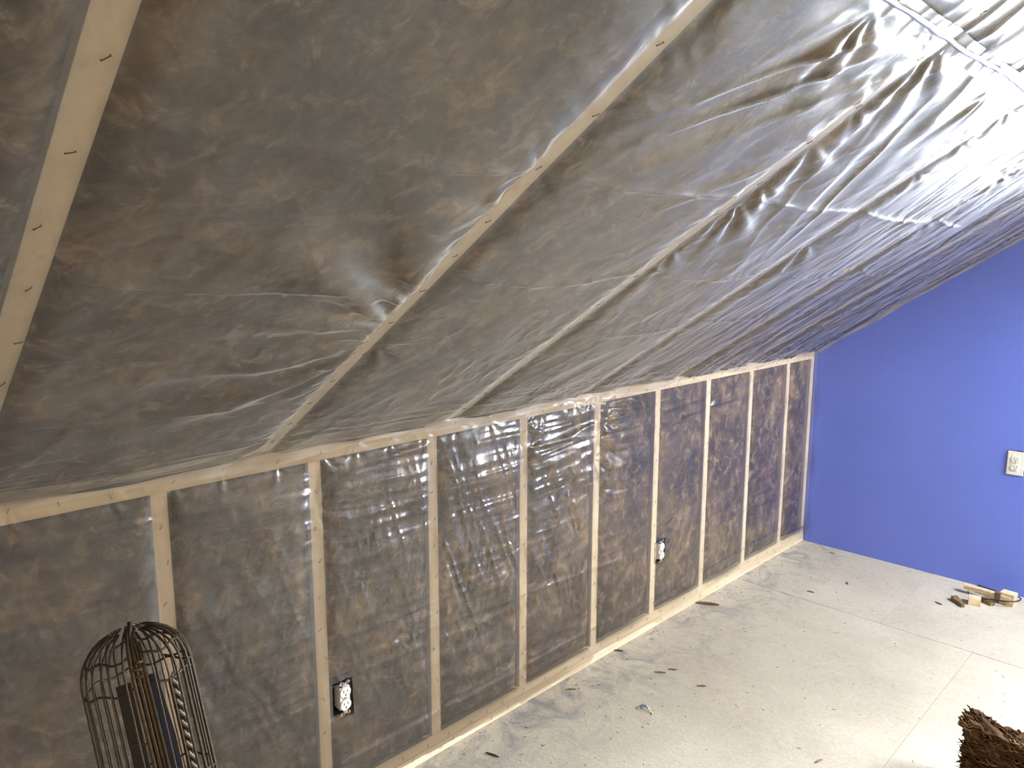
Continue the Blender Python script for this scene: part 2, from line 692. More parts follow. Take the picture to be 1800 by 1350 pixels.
def batt_geo(w, l, d, seed, front):
    """soft batt: width w (local y), length l (local z), back at x=-d, puffy front at x=0"""
    ny, nz = max(6, int(w / .012)), max(8, int(l / .014))
    Y, Z = np.meshgrid(np.linspace(-w / 2, w / 2, ny), np.linspace(0, l, nz), indexing='ij')
    e = np.minimum(np.minimum(Y + w / 2, w / 2 - Y), np.minimum(Z, l - Z))
    edge = np.clip(e / .03, 0, 1) ** .5
    X = front(Y, Z) + .012 * (fbm(Y * 9 + seed, Z * 7 + seed, seed, 4) - .5) - .010 * (1 - edge)
    fr = np.stack([X, Y, Z], -1).reshape(-1, 3)
    Fq = grid_faces(ny, nz)
    # closed sides and back
    idx = np.arange(ny * nz).reshape(ny, nz)
    ring = np.concatenate([idx[:, 0], idx[-1, 1:], idx[-2::-1, -1], idx[0, -2:0:-1]])
    back = fr[ring].copy()
    back[:, 0] = -d
    nb = len(fr)
    k = len(ring)
    side = np.array([[ring[i], nb + i, nb + (i + 1) % k, ring[(i + 1) % k]] for i in range(k)])
    V = np.concatenate([fr, back])
    # back face as strip of quads between opposite ring points
    bq = []
    for i in range(ny - 1):
        a, b = nb + i, nb + i + 1
        # matching indices on the far edge (ring order: bottom, right, top reversed, left)
        t0 = nb + (ny + nz - 2) + (ny - 1) - i
        bq.append([a, b, t0 - 1, t0])
    return V, np.concatenate([Fq, side, np.array(bq)])


OUT = [(.4705, .352), (2.084, .347)]
ordn = ['', 'second', 'third', 'fourth', 'fifth', 'sixth', 'seventh', 'eighth', 'ninth', 'tenth', 'eleventh', 'twelfth']
edges = [y for k, y in STUDS if k >= -2] + [YC - .021]
bays = list(zip(edges[:-1], edges[1:]))[::-1]
for i, (a, b) in enumerate(bays):
    y0, y1 = a + .0195, b - .0195
    def front(Y, Z, yc_=(y0 + y1) / 2):
        X_ = -.008 + 0 * Y
        for (oy, oz) in OUT:          # batt cut away round an outlet box
            X_ = np.where((np.abs(Y + yc_ - oy + .008) < .040) & (np.abs(Z + ZB - oz) < .056), -.070, X_)
        return X_
    V, Fq = batt_geo(y1 - y0, ZT - ZB - .002, .085, 3 + i, front)
    o = np_mesh('insulation_batt', V, Fq, M['insul'], None, (XF, (y0 + y1) / 2, ZB + .001))
    lab = ('narrow brown insulation batt behind plastic in the wall bay touching the blue wall' if i == 0 else
           'brown insulation batt behind plastic, %s low wall bay from the blue wall' % ordn[i])
    tag(o, lab, 'insulation', 'brown batts between the wall studs')

cb = list(zip([YR] + RAF, RAF + [YC]))[::-1]
basis = Matrix(((ST, 0, CT, 0), (0, 1, 0, 0), (-CT, 0, ST, ZP), (0, 0, 0, 1)))   # local x -> room normal, z -> up slope
names_c = ['thin strip of brown insulation batt overhead between last rafter and blue wall']
for i, (a, b) in enumerate(cb):
    y0 = a + .0195 if i < len(cb) - 1 else a + .002
    y1 = b - (.0195 if i > 0 else .002)
    V, Fq = batt_geo(y1 - y0, SR - .03, DEP - .004, 31 + i, lambda Y, Z: -.0095 + .002 * np.sin(Z * 3))
    o = np_mesh('insulation_batt', V, Fq, M['insul'])
    mt = basis.copy()
    o.matrix_world = Matrix.Translation((0, (y0 + y1) / 2, 0)) @ mt
    lab = names_c[0] if i == 0 else ('brown insulation batt behind plastic overhead, %s rafter bay from the blue wall' % ordn[i])
    tag(o, lab, 'insulation', 'brown batts between the rafters')

# ------------------------------------------------------------------ staples list
staple_w, staple_c = [], []
for k, y in STUDS:
    if y < -1.3:
        continue
    z = .11 + random.uniform(0, .05)
    while z < 1.05:
        staple_w.append((y + random.uniform(-.010, .010), z))
        z += random.uniform(.085, .125)
y = -1.3
while y < YC - .03:
    staple_w.append((y, ZT + .022 + random.uniform(-.012, .014)))
    y += random.uniform(.085, .15)
y = -1.3
while y < YC - .03:
    staple_w.append((y, .058 + random.uniform(-.010, .010)))
    if random.random() < .3:
        staple_w.append((y + random.uniform(.01, .04), .026 + random.uniform(-.006, .006)))
    y += random.uniform(.075, .12)
for i, yr in enumerate(RAF):
    if yr < -1.2:
        continue
    s = .06 + random.uniform(0, .05)
    while s < SR - .1:
        if abs(s - 1.585) > .02:
            staple_c.append((s, yr + random.uniform(-.011, .011)))
        s += random.uniform(.10, .14)


def fan(H, U, Vv, du, u0, v0, A, R, k, ph, a0=None, aw=None):
    """pleats radiating from (u0, v0)"""
    m = (np.abs(U - u0) < 3.2 * R) & (np.abs(Vv - v0) < 3.2 * R)
    ii = np.where(m.any(1))[0]
    jj = np.where(m.any(0))[0]
    if len(ii) == 0 or len(jj) == 0:
        return
    sl = np.s_[ii[0]:ii[-1] + 1, jj[0]:jj[-1] + 1]
    a, b = U[sl] - u0, Vv[sl] - v0
    r = np.hypot(a, b)
    th = np.arctan2(b, a)
    p = np.cos(k * th + ph + 1.2 * np.sin(2 * th + ph))
    p = np.sign(p) * np.abs(p) ** .8
    w = (r * r / (r * r + (.28 * R) ** 2)) * np.exp(-(r / R) ** 1.3)
    if a0 is not None:
        dth = np.angle(np.exp(1j * (th - a0)))
        w = w * np.exp(-(dth / aw) ** 2)
    H[sl] += A * p * w


# ------------------------------------------------------------------ plastic sheet on the low wall
yg = np.concatenate([np.arange(YR + .01, -.75, .02), np.arange(-.75, YC + .022, .0046)])
zg = np.arange(.004, ZP - .003, .0046)
Yg, Zg = np.meshgrid(yg, zg, indexing='ij')
ds = np.abs((Yg / SP) - np.round(Yg / SP)) * SP
ms = gauss(ds, .030)
mp_ = np.maximum(gauss(Zg - ZT - .02, .035), gauss(Zg - .045, .04))
fix = 1 - .93 * np.maximum(ms, np.maximum(mp_, gauss(Yg - YC, .05)))
t = (Yg / SP) % 1.0
H = .002 * np.sin(np.pi * t) ** 2 + .016 * (fbm(Yg * 3.1, Zg * 3.7, 5, 3) - .5)
warp = .05 * (fbm(Yg * 1.7, Zg * 2.1, 9, 3) - .5)
# long horizontal pull lines, strongest high up
wz = np.clip((Zg - .62) / .36, 0, 1)
wy = np.exp(-((Yg - 1.35) / 1.1) ** 2)
H += .0105 * wz * (.25 + wy) * (ridged(Yg * 1.5 + 3, (Zg + warp - .05 * Yg) * 22, 2, 1.6) - .45)
H += .0055 * wz * (.2 + wy) * (ridged(Yg * 4, (Zg + warp) * 55, 4, 1.5) - .45)
H += .0030 * (ridged(Yg * 1.1, (Zg + warp * .6) * 30, 6, 2) - .35)
# crumples, short and upright, in the middle of the wall
wm = np.clip((fbm(Yg * 2.3, Zg * 2.9, 21, 2) - .42) / .2, 0, 1) * np.clip(1.1 - np.abs(Zg - .55) / .5, 0, 1) * (.35 + np.exp(-((Yg - 1.2) / .7) ** 2))
H += .0065 * wm * (ridged((Yg + .35 * Zg + warp) * 32, Zg * 4, 12, 1.7) - .4)
H += .0030 * wm * (ridged((Yg - .2 * Zg) * 55, Zg * 8, 13, 1.6) - .4)
H *= fix
# fold lines left from the roll
for z0, sl_, am, ya, yb in ((.155, .0, .0062, -.6, 3.4), (.47, -.05, .0050, .45, 1.9), (.985, -.055, .0038, -.9, 1.2),
                            (.885, .01, .0038, -.9, 1.5), (.80, -.02, .0012, -.9, 1.0), (.33, .01, .0010, .2, 3.2)):
    zz = z0 + sl_ * (Yg - .4) + .006 * (fbm(Yg * 2, Yg * 0 + z0 * 9, 3, 2) - .5)
    am_ = 1.6 * am * np.clip((Yg - ya) / .2, 0, 1) * np.clip((yb - Yg) / .2, 0, 1) * (.25 + .75 * fbm(Yg * 5, Yg * 0 + z0 * 31, 8, 2))
    H += am_ * np.exp(-np.abs(Zg - zz) / .0075) * (1 - .8 * ms)
for n_, (sy_, sz_) in enumerate(staple_w):
    if sy_ < -.7:
        continue
    if sz_ > .1:
        fan(H, Yg, Zg, .0046, sy_, sz_, random.uniform(.0008, .003), random.uniform(.03, .075), random.choice([7, 9, 11]),
            random.uniform(0, 6), 0 if random.random() < .65 else math.pi, .9)
    if sz_ > ZT:
        fan(H, Yg, Zg, .0046, sy_, sz_, .0022, .05, 6, random.uniform(0, 6))
for (a, b, A, R) in ((1.62, 1.04, .010, .16), (1.63, .93, .009, .14), (1.60, .86, .006, .12), (1.24, .95, .006, .14), (2.44, .93, .006, .08),
                     (.40, .93, .005, .08), (1.64, .72, .005, .10), (2.05, .40, .007, .10), (2.10, .44, .006, .08), (1.22, 1.05, .006, .12)):
    fan(H, Yg, Zg, .0046, a, b, A, R, 8, a * 9, 0, 1.5)
# bunching on the plate
H += .0035 * gauss(Zg - ZT - .028, .02) * ridged(Yg * 16, Zg * 60, 15, 1.4)
mk = np.clip(np.maximum(ms, mp_) * 1.5, 0, 1)
H = H + .0055 * (1 - mk)
H = np.maximum(H, -.0022)
H = H + .0012
X = H.copy()
Yp = Yg.copy()
# turn the last strip onto the blue wall, wavering
tk = Yg > YC - .006
over = np.clip(Yg - (YC - .006), 0, None)
X = np.where(tk, np.maximum(X, 0) + over * (.9 + .4 * np.sin(Zg * 17)), X)
Yp = np.where(tk, YC - .005 - .002 * np.sin(Zg * 40) ** 2, Yp)
V = np.stack([X, Yp, Zg], -1).reshape(-1, 3)
Fq = grid_faces(len(yg), len(zg))
# trimmed lower edge and cut-outs around the two outlets
fc = V[Fq].mean(1)
low = .030 + .022 * (np.sign(np.sin(fc[:, 1] * 3.1 + 1.0)) * .5 + .5) * 0
edge_z = np.interp(fc[:, 1], [-2, .55, .60, 1.10, 1.12, 1.60, 1.63, 2.05, 2.08, 2.5, 2.55, 4],
                   [.036, .036, .030, .012, .012, .010, .036, .030, .010, .010, .012, .010])
keep = fc[:, 2] > edge_z + .006 * (fbm(fc[:, 1] * 14, fc[:, 1] * 0, 4, 2) - .5)
for (oy, oz) in OUT:
    keep &= ~((np.abs(fc[:, 1] - oy + .006) < .032) & (np.abs(fc[:, 2] - oz) < .056))
sheet_w = np_mesh('vapor_barrier_sheet', V, Fq[keep], M['sheet'])
tag(sheet_w, 'clear wrinkled plastic sheet stapled over the low stud wall', 'plastic sheet')


def make_staple_mesh():
    bm = bmesh.new()
    add_box(bm, -.0055, .0055, -.0006, .0006, 0, .0011, .0003)
    add_box(bm, -.0055, -.0044, -.0006, .0006, -.0012, .0004)
    add_box(bm, .0044, .0055, -.0006, .0006, -.0012, .0004)
    me = bpy.data.meshes.new('staple')
    bm.to_mesh(me)
    bm.free()
    me.materials.append(M['steel'])
    return me


ST_ME = make_staple_mesh()


def staple(parent, pos, normal, tang, ang):
    n = Vector(normal).normalized()
    t_ = Vector(tang).normalized()
    b_ = n.cross(t_)
    tt = t_ * math.cos(ang) + b_ * math.sin(ang)
    bb = n.cross(tt)
    o = bpy.data.objects.new('staple', ST_ME)
    o.matrix_world = Matrix(((tt.x, bb.x, n.x, pos[0]), (tt.y, bb.y, n.y, pos[1]), (tt.z, bb.z, n.z, pos[2]), (0, 0, 0, 1)))
    link(o, parent)


def sample(arr, ug, vg, u, v):
    i = min(max(int(np.searchsorted(ug, u)), 0), len(ug) - 1)
    j = min(max(int(np.searchsorted(vg, v)), 0), len(vg) - 1)
    return float(arr[i, j])


for (sy_, sz_) in staple_w:
    if sy_ < -.6:
        continue
    h = sample(H, yg, zg, sy_, sz_)
    staple(sheet_w, (h + .0006, sy_, sz_), (1, 0, 0), (0, 1, 0), math.radians(random.choice([50, 60, 70, 45, 110])) + random.uniform(-.25, .25))

# ------------------------------------------------------------------ plastic sheets on the slope
RAFN = np.array(RAF)


def ceil_sheet(s0, s1, ds_, seed, hoff):
    sg = np.arange(s0, s1, ds_)
    Sg, Yc_ = np.meshgrid(sg, ygc, indexing='ij')
    d = np.abs(Yc_[..., None] - RAFN[None, None, :]).min(-1)
    m_r = gauss(d, .034)
    ib = np.clip(np.searchsorted(RAFN, Yc_) - 1, 0, len(RAFN) - 2)
    tt = np.clip((Yc_ - RAFN[ib]) / (RAFN[ib + 1] - RAFN[ib]), 0, 1)
    far = np.clip((Yc_ - 1.3) / 1.2, 0, 1)
    lo = fbm(Sg * 1.9, Yc_ * 2.6, 40 + seed, 3) - .5
    Hh = (.002 + .026 * lo) * np.sin(np.pi * tt) ** .8
    wp = .06 * (fbm(Sg * 1.6, Yc_ * 1.9, 44 + seed, 3) - .5)
    # soft large dents
    Hh += .006 * (fbm(Sg * 5, Yc_ * 5, 47 + seed, 3) - .5)
    # pull lines running up the slope towards the blue wall end
    Hh += .0085 * far * (ridged((Yc_ - .10 * Sg + wp) * 13, Sg * 1.1, 50 + seed, 1.7) - .42)
    Hh += .0048 * far * (ridged((Yc_ + .14 * Sg + wp) * 29, Sg * 1.6, 52 + seed, 1.6) - .42)
    Hh += .0020 * (ridged((Yc_ - .5 * Sg + wp) * 11, (Sg + .5 * Yc_) * 2.0, 54 + seed, 2.0) - .3)
    # diagonal streaks high in the bay beside the second rafter
    a = .66
    uu = (Sg - 1.15) * math.sin(a) + (Yc_ - .40) * math.cos(a)
    vv = (Sg - 1.15) * math.cos(a) - (Yc_ - .40) * math.sin(a)
    w1 = np.exp(-((Sg - 1.42) / .30) ** 2 - ((Yc_ - .66) / .26) ** 2)
    Hh += .013 * w1 * (ridged((vv + wp * .4) * 15, uu * 2.2, 57 + seed, 1.5) - .42)
    w2 = np.exp(-((Sg - 1.30) / .40) ** 2 - ((Yc_ - 1.20) / .28) ** 2)
    Hh += .008 * w2 * (ridged((Yc_ + .55 * Sg + wp * .5) * 14, (Sg - .4 * Yc_) * 1.6, 59 + seed, 1.5) - .42)
    # fine lines parallel to the wall near the lower edge
    w3 = np.clip(1 - Sg / .28, 0, 1)
    Hh += .0040 * w3 * (ridged(Yc_ * 1.7, (Sg + .04 * Yc_ + wp * .3) * 45, 61 + seed, 1.6) - .4)
    # small random crumples
    wk = np.clip((fbm(Sg * 4.1, Yc_ * 4.7, 66 + seed, 2) - .5) / .2, 0, 1)
    Hh += .0022 * wk * (ridged(Sg * 22 + 9 * Yc_, Yc_ * 24, 68 + seed, 1.8) - .35)
    Hh *= (1 - .93 * m_r)
    return sg, Sg, Yc_, Hh, m_r, tt


ygc = np.concatenate([np.arange(YR + .01, -.75, .02), np.arange(-.75, YC - .002, .0052)])
ygc = np.append(ygc, YC - .0015)
S_SEAM = 1.585
sg, Sg, Yc_, Hc, m_r, tt = ceil_sheet(-.045, S_SEAM + .02, .0052, 0, 0)
for s0, dr, am, ya, yb in ((.865, .055, .0034, -.7, 2.9), (1.145, .018, .0036, -.7, 2.6), (.56, .045, .0026, .9, 2.6), (.40, .03, .0015, -.7, .3)):
    ss = s0 - dr * 4 * tt * (1 - tt) + .008 * (fbm(Yc_ * 3, Yc_ * 0 + s0 * 7, 71, 2) - .5)
    am_ = 2.3 * am * np.clip((Yc_ - ya) / .2, 0, 1) * np.clip((yb - Yc_) / .2, 0, 1) * (.35 + .65 * fbm(Yc_ * 6, Yc_ * 0 + s0 * 13, 73, 2))
    Hc += am_ * np.exp(-np.abs(Sg - ss) / .0075) * (1 - .7 * m_r)
for (s_, y_) in staple_c:
    if y_ < -.7 or s_ > S_SEAM:
        continue
    far_ = 1.0 if y_ > .1 else .35
    fan(Hc, Sg, Yc_, .0052, s_, y_, far_ * random.uniform(.001, .0035), random.uniform(.04, .10), random.choice([6, 8, 10]), random.uniform(0, 6))
for (s_, y_, A, R, k, a0, aw) in ((.74, .262, .020, .27, 9, -.75, .6), (.66, .262, .018, .26, 10, -1.0, .6), (.60, .265, .010, .10, 11, -2.3, 1.2),
                                  (.51, .258, .013, .34, 13, -1.80, .5), (.56, .258, .012, .25, 12, -2.0, .6), (.58, .275, .006, .10, 9, 1.9, .9), (1.02, .262, .006, .10, 8, -1.2, 1),
                                  (1.31, .90, .009, .20, 10, 2.5, .9), (1.12, .91, .009, .20, 11, 2.45, .8), (1.18, .91, .006, .16, 9, 2.3, .9),
                                  (1.56, .90, .008, .20, 10, 2.6, 1.0), (1.56, .60, .006, .14, 9, 3.1, 1.2), (.10, .26, .006, .14, 9, -1.9, .9),
                                  (1.56, 1.30, .006, .18, 10, 3.1, 1.0), (.98, 1.53, .006, .15, 9, 2.4, 1.0), (.93, .90, .008, .12, 9, 2.3, .8)):
    fan(Hc, Sg, Yc_, .0052, s_, y_, A, R, k, s_ * 13, a0, aw)
Hc *= 1 - .9 * gauss(m_r - 1, .35)
mk = np.clip(m_r * 1.4, 0, 1)
Hc = Hc + .006 * (1 - mk)
Hc = np.maximum(Hc, -.0026) + .0015


def cpos(Sg, Yc_, Hh):
    X = Sg * CT + Hh * ST
    Z = ZP + Sg * ST - Hh * CT
    # below the slope the sheet hangs down over the plate
    X = np.where(Sg < 0, .0075 + .003 * np.sin(Yc_ * 23) + .2 * Hh, X + .006 * np.exp(-(Sg / .012)))
    Z = np.where(Sg < 0, ZP - .002 + Sg * (.55 + .2 * np.sin(Yc_ * 7.3)), Z)
    return np.stack([X, Yc_, Z], -1).reshape(-1, 3)


sheet_c = np_mesh('vapor_barrier_sheet', cpos(Sg, Yc_, Hc), grid_faces(len(sg), len(ygc), True), M['sheet_c'])
tag(sheet_c, 'large clear plastic sheet stapled under the sloping rafters, creased and sagging', 'plastic sheet')
sg2, Sg2, Yc2, Hc2, m_r2, tt2 = ceil_sheet(S_SEAM - .03, SR - .005, .0075, 7, 0)
w5 = np.exp(-((Sg2 - 1.62) / .22) ** 2)
Hc2 += .006 * w5 * (ridged((Yc2 + .12 * Sg2) * 15, Sg2 * 1.5, 91, 1.5) - .42)
Hc2 = np.maximum(Hc2 + .006, -.002) - .001
Hc2 = np.maximum(Hc2 - .008 * gauss(Sg2 - S_SEAM, .03), -.0025)
sheet_u = np_mesh('vapor_barrier_sheet', cpos(Sg2, Yc2, Hc2), grid_faces(len(sg2), len(ygc), True), M['sheet_c'])
tag(sheet_u, 'upper clear plastic sheet above the white seam at top right of the slope', 'plastic sheet')
# folded hem along the seam between the two overhead sheets
ys = np.arange(YR + .05, YC - .01, .012)
hv, hf = [], []
for i, y in enumerate(ys):
    h = sample(Hc, sg, ygc, S_SEAM, y) + .003
    wob = .004 * (vnoise(np.array(y * 14.), np.array(2.), 3) - .5) + .006 * (vnoise(np.array(y * 3.), np.array(5.), 3) - .5)
    wd_ = .0040 + .0022 * vnoise(np.array(y * 22.), np.array(9.), 3)
    for k, (a, b) in enumerate(((-1, 0), (-.5, .55), (.3, .7), (1, .1), (.3, -.2), (-.5, -.2))):
        hv.append(CP(S_SEAM + wob + a * wd_, y, h + b * .004))
for i in range(len(ys) - 1):
    for k in range(6):
        k2 = (k + 1) % 6
        hf.append((i * 6 + k, i * 6 + k2, i * 6 + 6 + k2, i * 6 + 6 + k))
mesh_obj('folded_hem', hv, hf, M['hem'], sheet_c, sm=True)
# edge strip of the overhead sheet lapped down the blue wall
ss = np.arange(-.02, SR - .05, .02)
fv, ff = [], []
for i, s_ in enumerate(ss):
    w_ = .016 + .010 * float(vnoise(np.array(s_ * 6.), np.array(1.), 6))
    for k in range(4):
        fv.append(CP(s_, YC - .0035 - .002 * math.sin(s_ * 31 + k), .0005 + w_ * k / 3))
for i in range(len(ss) - 1):
    for k in range(3):
        ff.append((i * 4 + k, i * 4 + k + 1, i * 4 + 5 + k, i * 4 + 4 + k))
mesh_obj('edge_strip', fv, ff, M['hem'], sheet_c, sm=True)
for (s_, y_) in staple_c:
    if y_ < -.6:
        continue
    par, h = (sheet_c, sample(Hc, sg, ygc, s_, y_)) if s_ < S_SEAM else (sheet_u, sample(Hc2, sg2, ygc, s_, y_))
    p = CP(s_, y_, h + .0006)
    staple(par, p, (ST, 0, -CT), (0, 1, 0), math.radians(random.choice([50, 60, 35])) + random.uniform(-.2, .2))
y = -.5
while y < YC - .1:
    staple(sheet_c, CP(S_SEAM + random.uniform(-.004, .004), y, sample(Hc, sg, ygc, S_SEAM, y) + .0085), (ST, 0, -CT), (0, 1, 0), random.uniform(-.4, .4))
    y += random.uniform(.13, .2)


# ------------------------------------------------------------------ electrical outlets
def disc(bm, cy0, cz0, ry, rz, x0, x1, n=28, cut=None):
    pts = []
    for k in range(n):
        a = 2 * math.pi * k / n
        yy, zz = ry * math.cos(a), rz * math.sin(a)
        if cut:
            zz = max(-cut, min(cut, zz))
        pts.append((cy0 + yy, cz0 + zz))
    add_prism(bm, pts, (x0, x1), 'x')


def receptacle(t, x0, faces_mat):
    """two white outlet faces with slots; local x points into the room"""
    for zc_ in (-.0195, .0195):
        bm = bmesh.new()
        disc(bm, 0, zc_, .0172, .0172, x0, x0 + .005, 32, .0143)
        fo = bm_obj('outlet_face', bm, faces_mat, t)
        for (a, hh_) in ((-.0063, .0042), (.0063, .0036)):
            bm = bmesh.new()
            add_box(bm, x0 + .0046, x0 + .0054, a - .0011, a + .0011, zc_ + .0035 - hh_, zc_ + .0035 + hh_)
            bm_obj('slot', bm, M['slot'], fo)
        bm = bmesh.new()
        disc(bm, 0, zc_ - .0078, .0026, .0026, x0 + .0046, x0 + .0054, 14)
        bm_obj('ground_hole', bm, M['slot'], fo)


def bare_outlet(y, z, label):
    t = empty('wall_outlet', (0, y, z))
    tag(t, label, 'outlet', 'uncovered outlets in the low wall')
    # open plastic box
    bm = bmesh.new()
    w2, h2, d2, th = .0275, .047, .078, .0025
    add_box(bm, -d2, -.002, -w2 - .016, -w2 + th - .016, -h2, h2)
    add_box(bm, -d2, -.002, w2 - th - .004, w2 - .004, -h2, h2)
    add_box(bm, -d2, -.002, -w2 - .016, w2 - .004, h2 - th, h2)
    add_box(bm, -d2, -.002, -w2 - .016, w2 - .004, -h2, -h2 + th)
    add_box(bm, -d2, -d2 + th, -w2 - .016, w2 - .004, -h2, h2)
    bm_obj('outlet_box', bm, M['box'], t)
    bm = bmesh.new()
    add_box(bm, -.03, .003, -.0165, .0165, -.034, .034, .002)
    bm_obj('body', bm, M['white'], t)
    # metal strap with plaster ears
    bm = bmesh.new()
    add_box(bm, .0025, .0042, -.008, .008, -.040, .040)
    for sgn in (-1, 1):
        add_box(bm, .0025, .0042, -.0055, .0055, min(sgn * .040, sgn * .047), max(sgn * .040, sgn * .047))
        for e in (-1, 1):
            disc(bm, e * .0115, sgn * .0475, .0048, .0052, .0025, .0042, 14)
            add_box(bm, .0025, .0042, min(e * .004, e * .0115), max(e * .004, e * .0115), sgn * .0475 - .003, sgn * .0475 + .003)
        bm2 = None
    st = bm_obj('strap', bm, M['zinc'], t)
    for sgn in (-1, 1):
        bm = bmesh.new()
        disc(bm, 0, sgn * .0435, .003, .003, .0042, .0056, 14)
        bm_obj('screw', bm, M['zinc'], st)
    receptacle(t, .003, M['white'])
    bm = bmesh.new()
    disc(bm, 0, 0, .0026, .0026, .003, .0066, 14)
    bm_obj('screw', bm, M['zinc'], t)
    return t


bare_outlet(OUT[0][0], OUT[0][1], 'bare white duplex outlet in its box, nearer one, beside the second stud from left')
o2 = bare_outlet(OUT[1][0], OUT[1][1], 'bare white duplex outlet farther along the low wall, toward the blue wall')
# pale feed cable stapled beside the farther outlet
tube('feed_cable', [(-.006, -.036, -.040), (.002, -.033, -.026), (.004, -.020, -.012), (.002, -.012, -.010)], .0022, M['cord'], o2)

# covered outlet on the blue wall
t = empty('wall_outlet', (.998, YC, .650))
tag(t, 'white covered duplex outlet on the blue wall at right edge', 'outlet')
t.rotation_euler = (0, 0, -math.pi / 2)          # local x -> -y (into the room)
bm = bmesh.new()
add_box(bm, .0012, .0065, -.0352, .0352, -.0575, .0575, .0022)
bm_obj('cover_plate', bm, M['white'], t)
receptacle(t, .0058, M['white'])
bm = bmesh.new()
disc(bm, 0, 0, .003, .003, .006, .0078, 14)
bm_obj('screw', bm, M['zinc'], t)
bm = bmesh.new()       # ragged cut in the board showing round the plate
pts = [(-.0385, -.050), (.036, -.055), (.037, .058), (.020, .0605), (.008, .0588), (-.008, .0632), (-.020, .0610), (-.0385, .0585)]
pts = [(-a, b) for a, b in pts]
add_prism(bm, pts, (.0002, .0011), 'x')
bm_obj('wall_cutout', bm, M['dark'], t)

# ------------------------------------------------------------------ wire cage at lower left
Tt = Vector((.748, -.318, 1.118))
Bb = Vector((1.06, -.262, 0.004))
ax = (Tt - Bb)
L = ax.length
ax.normalize()
tocam = Vector((1.022, -.312, .476))            # the seam side faces the middle of the room
fx = (tocam - ax * tocam.dot(ax)).normalized()      # cage front, faces the room
fy = ax.cross(fx)                                   # cage left/right
cage = empty('wire_cage', Bb)
cage.matrix_world = Matrix(((fx.x, fy.x, ax.x, Bb.x), (fx.y, fy.y, ax.y, Bb.y), (fx.z, fy.z, ax.z, Bb.z), (0, 0, 0, 1)))
tag(cage, 'dark rusty wire cage with rounded top standing at lower left', 'wire cage')
R0 = .066
DOME = .062


def lobes(a):
    # heart-like plan: pinched at the front seam
    return R0 * (1 - .16 * math.exp(-(math.atan2(math.sin(a), math.cos(a)) / .33) ** 2))


def cpnt(a, z, k=1.0):
    r = lobes(a) * k
    if z > L - DOME:
        q_ = (z - (L - DOME)) / DOME
        r *= math.sqrt(max(0.0, 1 - q_ ** 2.2)) * .97 + .03
    return (r * math.cos(a), r * math.sin(a), z)


nw = 30
for k in range(nw):
    a = 2 * math.pi * (k + .5) / nw + random.uniform(-.05, .05)
    tw = random.uniform(-.06, .06)
    zs = [L * j / 7 for j in range(7)] + [L - .14, L - .10, L - DOME] + [L - DOME + DOME * q_ for q_ in (.25, .45, .62, .76, .87, .95)]
    zs = sorted(set(zs))
    pts = [cpnt(a + tw * (z / L - .5), z) for z in zs]
    tube('wire', pts, random.choice([.0013, .0016, .0019]), M['wire'] if random.random() < .7 else M['rust'], cage, seg=5)
for dz, a0, a1, mt in ((.030, 0, 360, 'wire'), (.062, 60, 150, 'wire'), (.068, 0, 360, 'wire'), (.135, -25, -5, 'wire'),
                       (.205, 0, 360, 'rust'), (.33, 0, 360, 'wire'), (.46, 0, 360, 'wire'), (.60, 0, 360, 'rust'), (.74, 0, 360, 'wire'),
                       (.88, 0, 360, 'wire'), (1.02, 0, 360, 'wire'), (1.12, 0, 360, 'wire')):
    n_ = max(4, int((a1 - a0) / 9))
    full = a1 - a0 >= 360
    pts = [cpnt(math.radians(a0 + (a1 - a0) * j / n_), L - dz + .003 * math.sin(j * 1.3), .985) for j in range(n_ if full else n_ + 1)]
    tube('ring', pts, .0016, M[mt], cage, seg=5, closed=full)
# seam bundle at the front, knot and dark strip behind it
for (off, rr, mt, top_) in ((-.10, .0026, 'rust', .004), (.0, .0030, 'wire', .010), (.09, .0024, 'rust', -.004), (.16, .0020, 'wire', .0)):
    zs = [L * j / 6 for j in range(6)] + [L - .1, L - DOME, L - DOME * .6, L - DOME * .3, L - DOME * .1]
    pts = [cpnt(off + .03 * math.sin(z * 9), z, 1.01) for z in zs]
    pts.append((pts[-1][0] - .004, pts[-1][1] + .004, L + top_))
    tube('seam_wire', pts, rr, M[mt], cage, seg=6)
kn = [(lobes(0) * .93 + .006 * math.cos(j * 1.1), .007 * math.sin(j * 1.1), L - .036 - .0016 * j) for j in range(18)]
tube('binding_knot', kn, .0022, M['rust'], cage, seg=5)
kn = [(.006 * math.cos(j * 1.2) + .018 - .0012 * j, .006 * math.sin(j * 1.2) + .002, L + .006 - .0022 * j) for j in range(16)]
tube('binding_knot', kn, .0022, M['wire'], cage, seg=5)
bm = bmesh.new()
zs = [0.01, L * .5, L - .14, L - .058]
prev = None
for z in zs:
    w_ = .0125 if z < L - .1 else .007
    row = [bm.verts.new((.046 + dx, dy + .013, z)) for dx, dy in ((0, -w_), (.003, -w_), (.003, w_), (0, w_))]
    if prev:
        for k in range(4):
            bm.faces.new((prev[k], prev[(k + 1) % 4], row[(k + 1) % 4], row[k]))
    else:
        bm.faces.new(row[::-1])
    prev = row
bm.faces.new(prev)
tag(bm_obj('dark_strip', bm, M['navy'], cage), 'dark navy strip inside the cage')
bm = bmesh.new()
add_box(bm, .034, .037, -.028, -.010, .01, L - .062, .001)
bm_obj('dark_slat', bm, M['band_d'], cage)
bm = bmesh.new()
add_box(bm, .028, .031, .031, .041, .01, L - .075, .001)
bm_obj('dark_slat', bm, M['band_d'], cage)
for ph in (0, math.pi):
    pts = [(.030 + .004 * math.cos(j * .9 + ph), .040 + .004 * math.sin(j * .9 + ph), L - .07 - .004 * j) for j in range(60)]
    tube('twisted_cord', pts, .0021, M['cord'], cage, seg=5)


